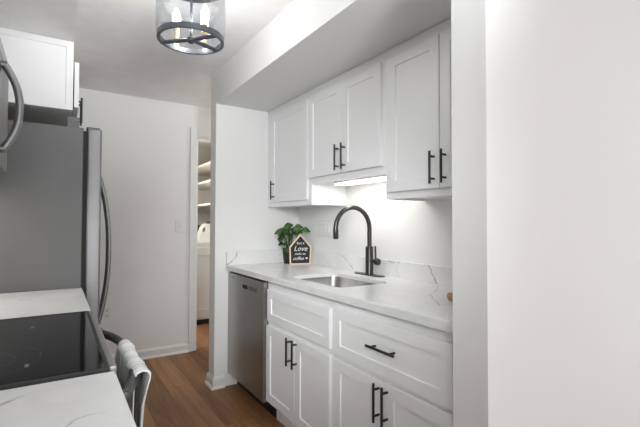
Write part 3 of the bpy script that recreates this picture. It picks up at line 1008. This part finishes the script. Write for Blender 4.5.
bm = BM(); lathe(bm, [(0.146, 2.1165), (0.156, 2.125), (0.1575, 2.14), (0.1575, 2.364), (0.1545, 2.364), (0.1545, 2.14), (0.153, 2.127), (0.143, 2.1185), (0.146, 2.1165)], FC, 64)
obj('glass_drum', bm, DRUMG, t, True)
bm = BM(); lathe(bm, [(0.125, 2.3645), (0.160, 2.3645), (0.160, 2.376), (0.125, 2.376), (0.125, 2.3645)], FC, 64)
for k in range(3):
    a = math.radians(90 + 120 * k)
    tube(bm, [(FC.x, FC.y, 2.37), (FC.x + 0.13 * math.cos(a), FC.y + 0.13 * math.sin(a), 2.37)], 0.005, 8)
obj('top_ring', bm, LAMPM, t, True)
for ang in (137, 309, 20):
    a = math.radians(ang)
    c, s = math.cos(a), math.sin(a)
    bm = BM(); tube(bm, [(FC.x + 0.012 * c, FC.y + 0.012 * s, 2.103), (FC.x + 0.140 * c, FC.y + 0.140 * s, 2.103)], 0.0095, 10)
    obj('spoke', bm, LAMPM, t, True)
    q = FC + Vector((0.075 * c, 0.075 * s, 0))
    bm = BM(); lathe(bm, [(0, 2.108), (0.016, 2.108), (0.017, 2.114), (0.0125, 2.118), (0.0125, 2.165), (0, 2.165)], q, 20)
    sl = obj('candle_sleeve', bm, BRASS, t, True)
    bm = BM(); lathe(bm, [(0, 2.1655), (0.009, 2.166), (0.014, 2.180), (0.0185, 2.200), (0.017, 2.222), (0.010, 2.244), (0.004, 2.258), (0, 2.262)], q, 20)
    obj('bulb', bm, BULB, sl, True)

# ------------------------------------------------------------------ far wall fittings
t = thing('light_switch', 'white light switch on the far wall beside the doorway', 'switch', (0.992, YW, 1.20))
obj('cover', bx(0.957, 1.027, YW - 0.006, YW - 0.0005, 1.145, 1.258, bev=0.002), PLASTIC, t)
obj('toggle', bx(0.987, 0.997, YW - 0.016, YW - 0.005, 1.192, 1.212, bev=0.001), PLASTIC, t)
t = thing('outlet_plate', 'white outlet low on the far wall beside the refrigerator', 'outlet', (0.384, YW, 0.45))
obj('cover', bx(0.349, 0.419, YW - 0.006, YW - 0.0005, 0.394, 0.508, bev=0.002), PLASTIC, t)
for zz in (0.428, 0.474):
    o_ = obj('receptacle', bx(0.367, 0.401, YW - 0.008, YW - 0.0055, zz - 0.014, zz + 0.014, bev=0.001), PLASTIC, t)
    for s in (-1, 1):
        obj('slot', bx(0.384 + s * 0.007 - 0.002, 0.384 + s * 0.007 + 0.002, YW - 0.0086, YW - 0.0076, zz - 0.004, zz + 0.008), SLOT, o_)
    obj('slot', bx(0.381, 0.387, YW - 0.0086, YW - 0.0076, zz - 0.011, zz - 0.007), SLOT, o_)

# ------------------------------------------------------------------ laundry room beyond the doorway
for k, (zz, lb) in enumerate(((1.94, 'topmost of three cream shelves through the far doorway'), (1.725, 'middle of three cream shelves through the far doorway'),
               (1.448, 'lowest of three cream shelves through the far doorway'))):
    t = obj('wall_shelf', bx(1.515, 1.9995, 4.55, 6.1995, zz, zz + 0.022, bev=0.001), CREAM)
    tag(t, lb, 'shelf', 'cream shelves in the laundry room')
t = thing('washing_machine', 'white laundry machine with framed front on black base, through far doorway', 'washing machine', (1.6, 5.3, 0))
obj('body', bx(1.30, 1.985, 4.962, 5.62, 0.065, 1.0, bev=0.008), APPL, t)
obj('front_panel', shaker(-1, 4.953, 1.31, 1.975, 0.09, 0.94, th=0.010, rail=0.10, rec=0.006, axis='Y'), APPL, t)
obj('base', bx(1.32, 1.97, 4.985, 5.60, 0, 0.0655), TOE, t)
t = thing('detergent_jug', 'white jug with handle hole on the laundry machine', 'jug', (1.56, 5.07, 1.0005))
bm = BM()
JO = [(1.475, 1.002), (1.66, 1.002), (1.665, 1.21), (1.62, 1.225), (1.555, 1.225), (1.515, 1.185), (1.485, 1.10)]
JI = [(1.535 + 0.018 * math.cos(a) * 0.9 + 0.006 * math.sin(a), 1.15 + 0.030 * math.sin(a)) for a in (2 * math.pi * k / 14 for k in range(14))]
holed(bm, JO, JI, lambda u, v, h: Vector((u, h, v)), 5.01, 5.13)
obj('body', bm, PLASTIC, t)
bm = BM(); lathe(bm, [(0, 1.224), (0.026, 1.224), (0.026, 1.262), (0, 1.262)], (1.61, 5.07, 0), 20); obj('cap', bm, SLOT, t, True)
t = tag(obj('folded_cloth', bx(1.50, 1.72, 5.20, 5.42, 1.0005, 1.21, bev=0.02, seg=3), OUTDARK), 'dark folded cloth behind the white jug', 'cloth')
t = thing('spray_bottle', 'white spray bottle on laundry machine, under the lowest shelf', 'bottle', (1.74, 5.22, 1.0005))
bm = BM(); lathe(bm, [(0, 1.001), (0.040, 1.001), (0.042, 1.01), (0.042, 1.20), (0.030, 1.26), (0.014, 1.29), (0.014, 1.305), (0, 1.305)], (1.775, 5.22, 0), 24); obj('body', bm, PLASTIC, t, True)
bm = BM(); box(bm, 1.72, 1.80, 5.205, 5.235, 1.3055, 1.345, bev=0.006); obj('trigger_head', bm, SLOT, t)
lp = bpy.data.lights.new('laundry_fill', 'POINT'); lp.energy = 13; lp.color = (1, 0.93, 0.82); lp.shadow_soft_size = 0.12  # added fill light, hung low to brighten the shelf undersides
lo = bpy.data.objects.new('laundry_fill', lp); lo.location = (1.12, 4.75, 1.6); COL.objects.link(lo)
lp = bpy.data.lights.new('hall_fill', 'POINT'); lp.energy = 9; lp.color = (1, 0.98, 0.95); lp.shadow_soft_size = 0.2  # added unseen fill behind the wing wall, lifts far wall and ceiling
lo = bpy.data.objects.new('hall_fill', lp); lo.location = (2.2, 3.5, 1.9); COL.objects.link(lo)
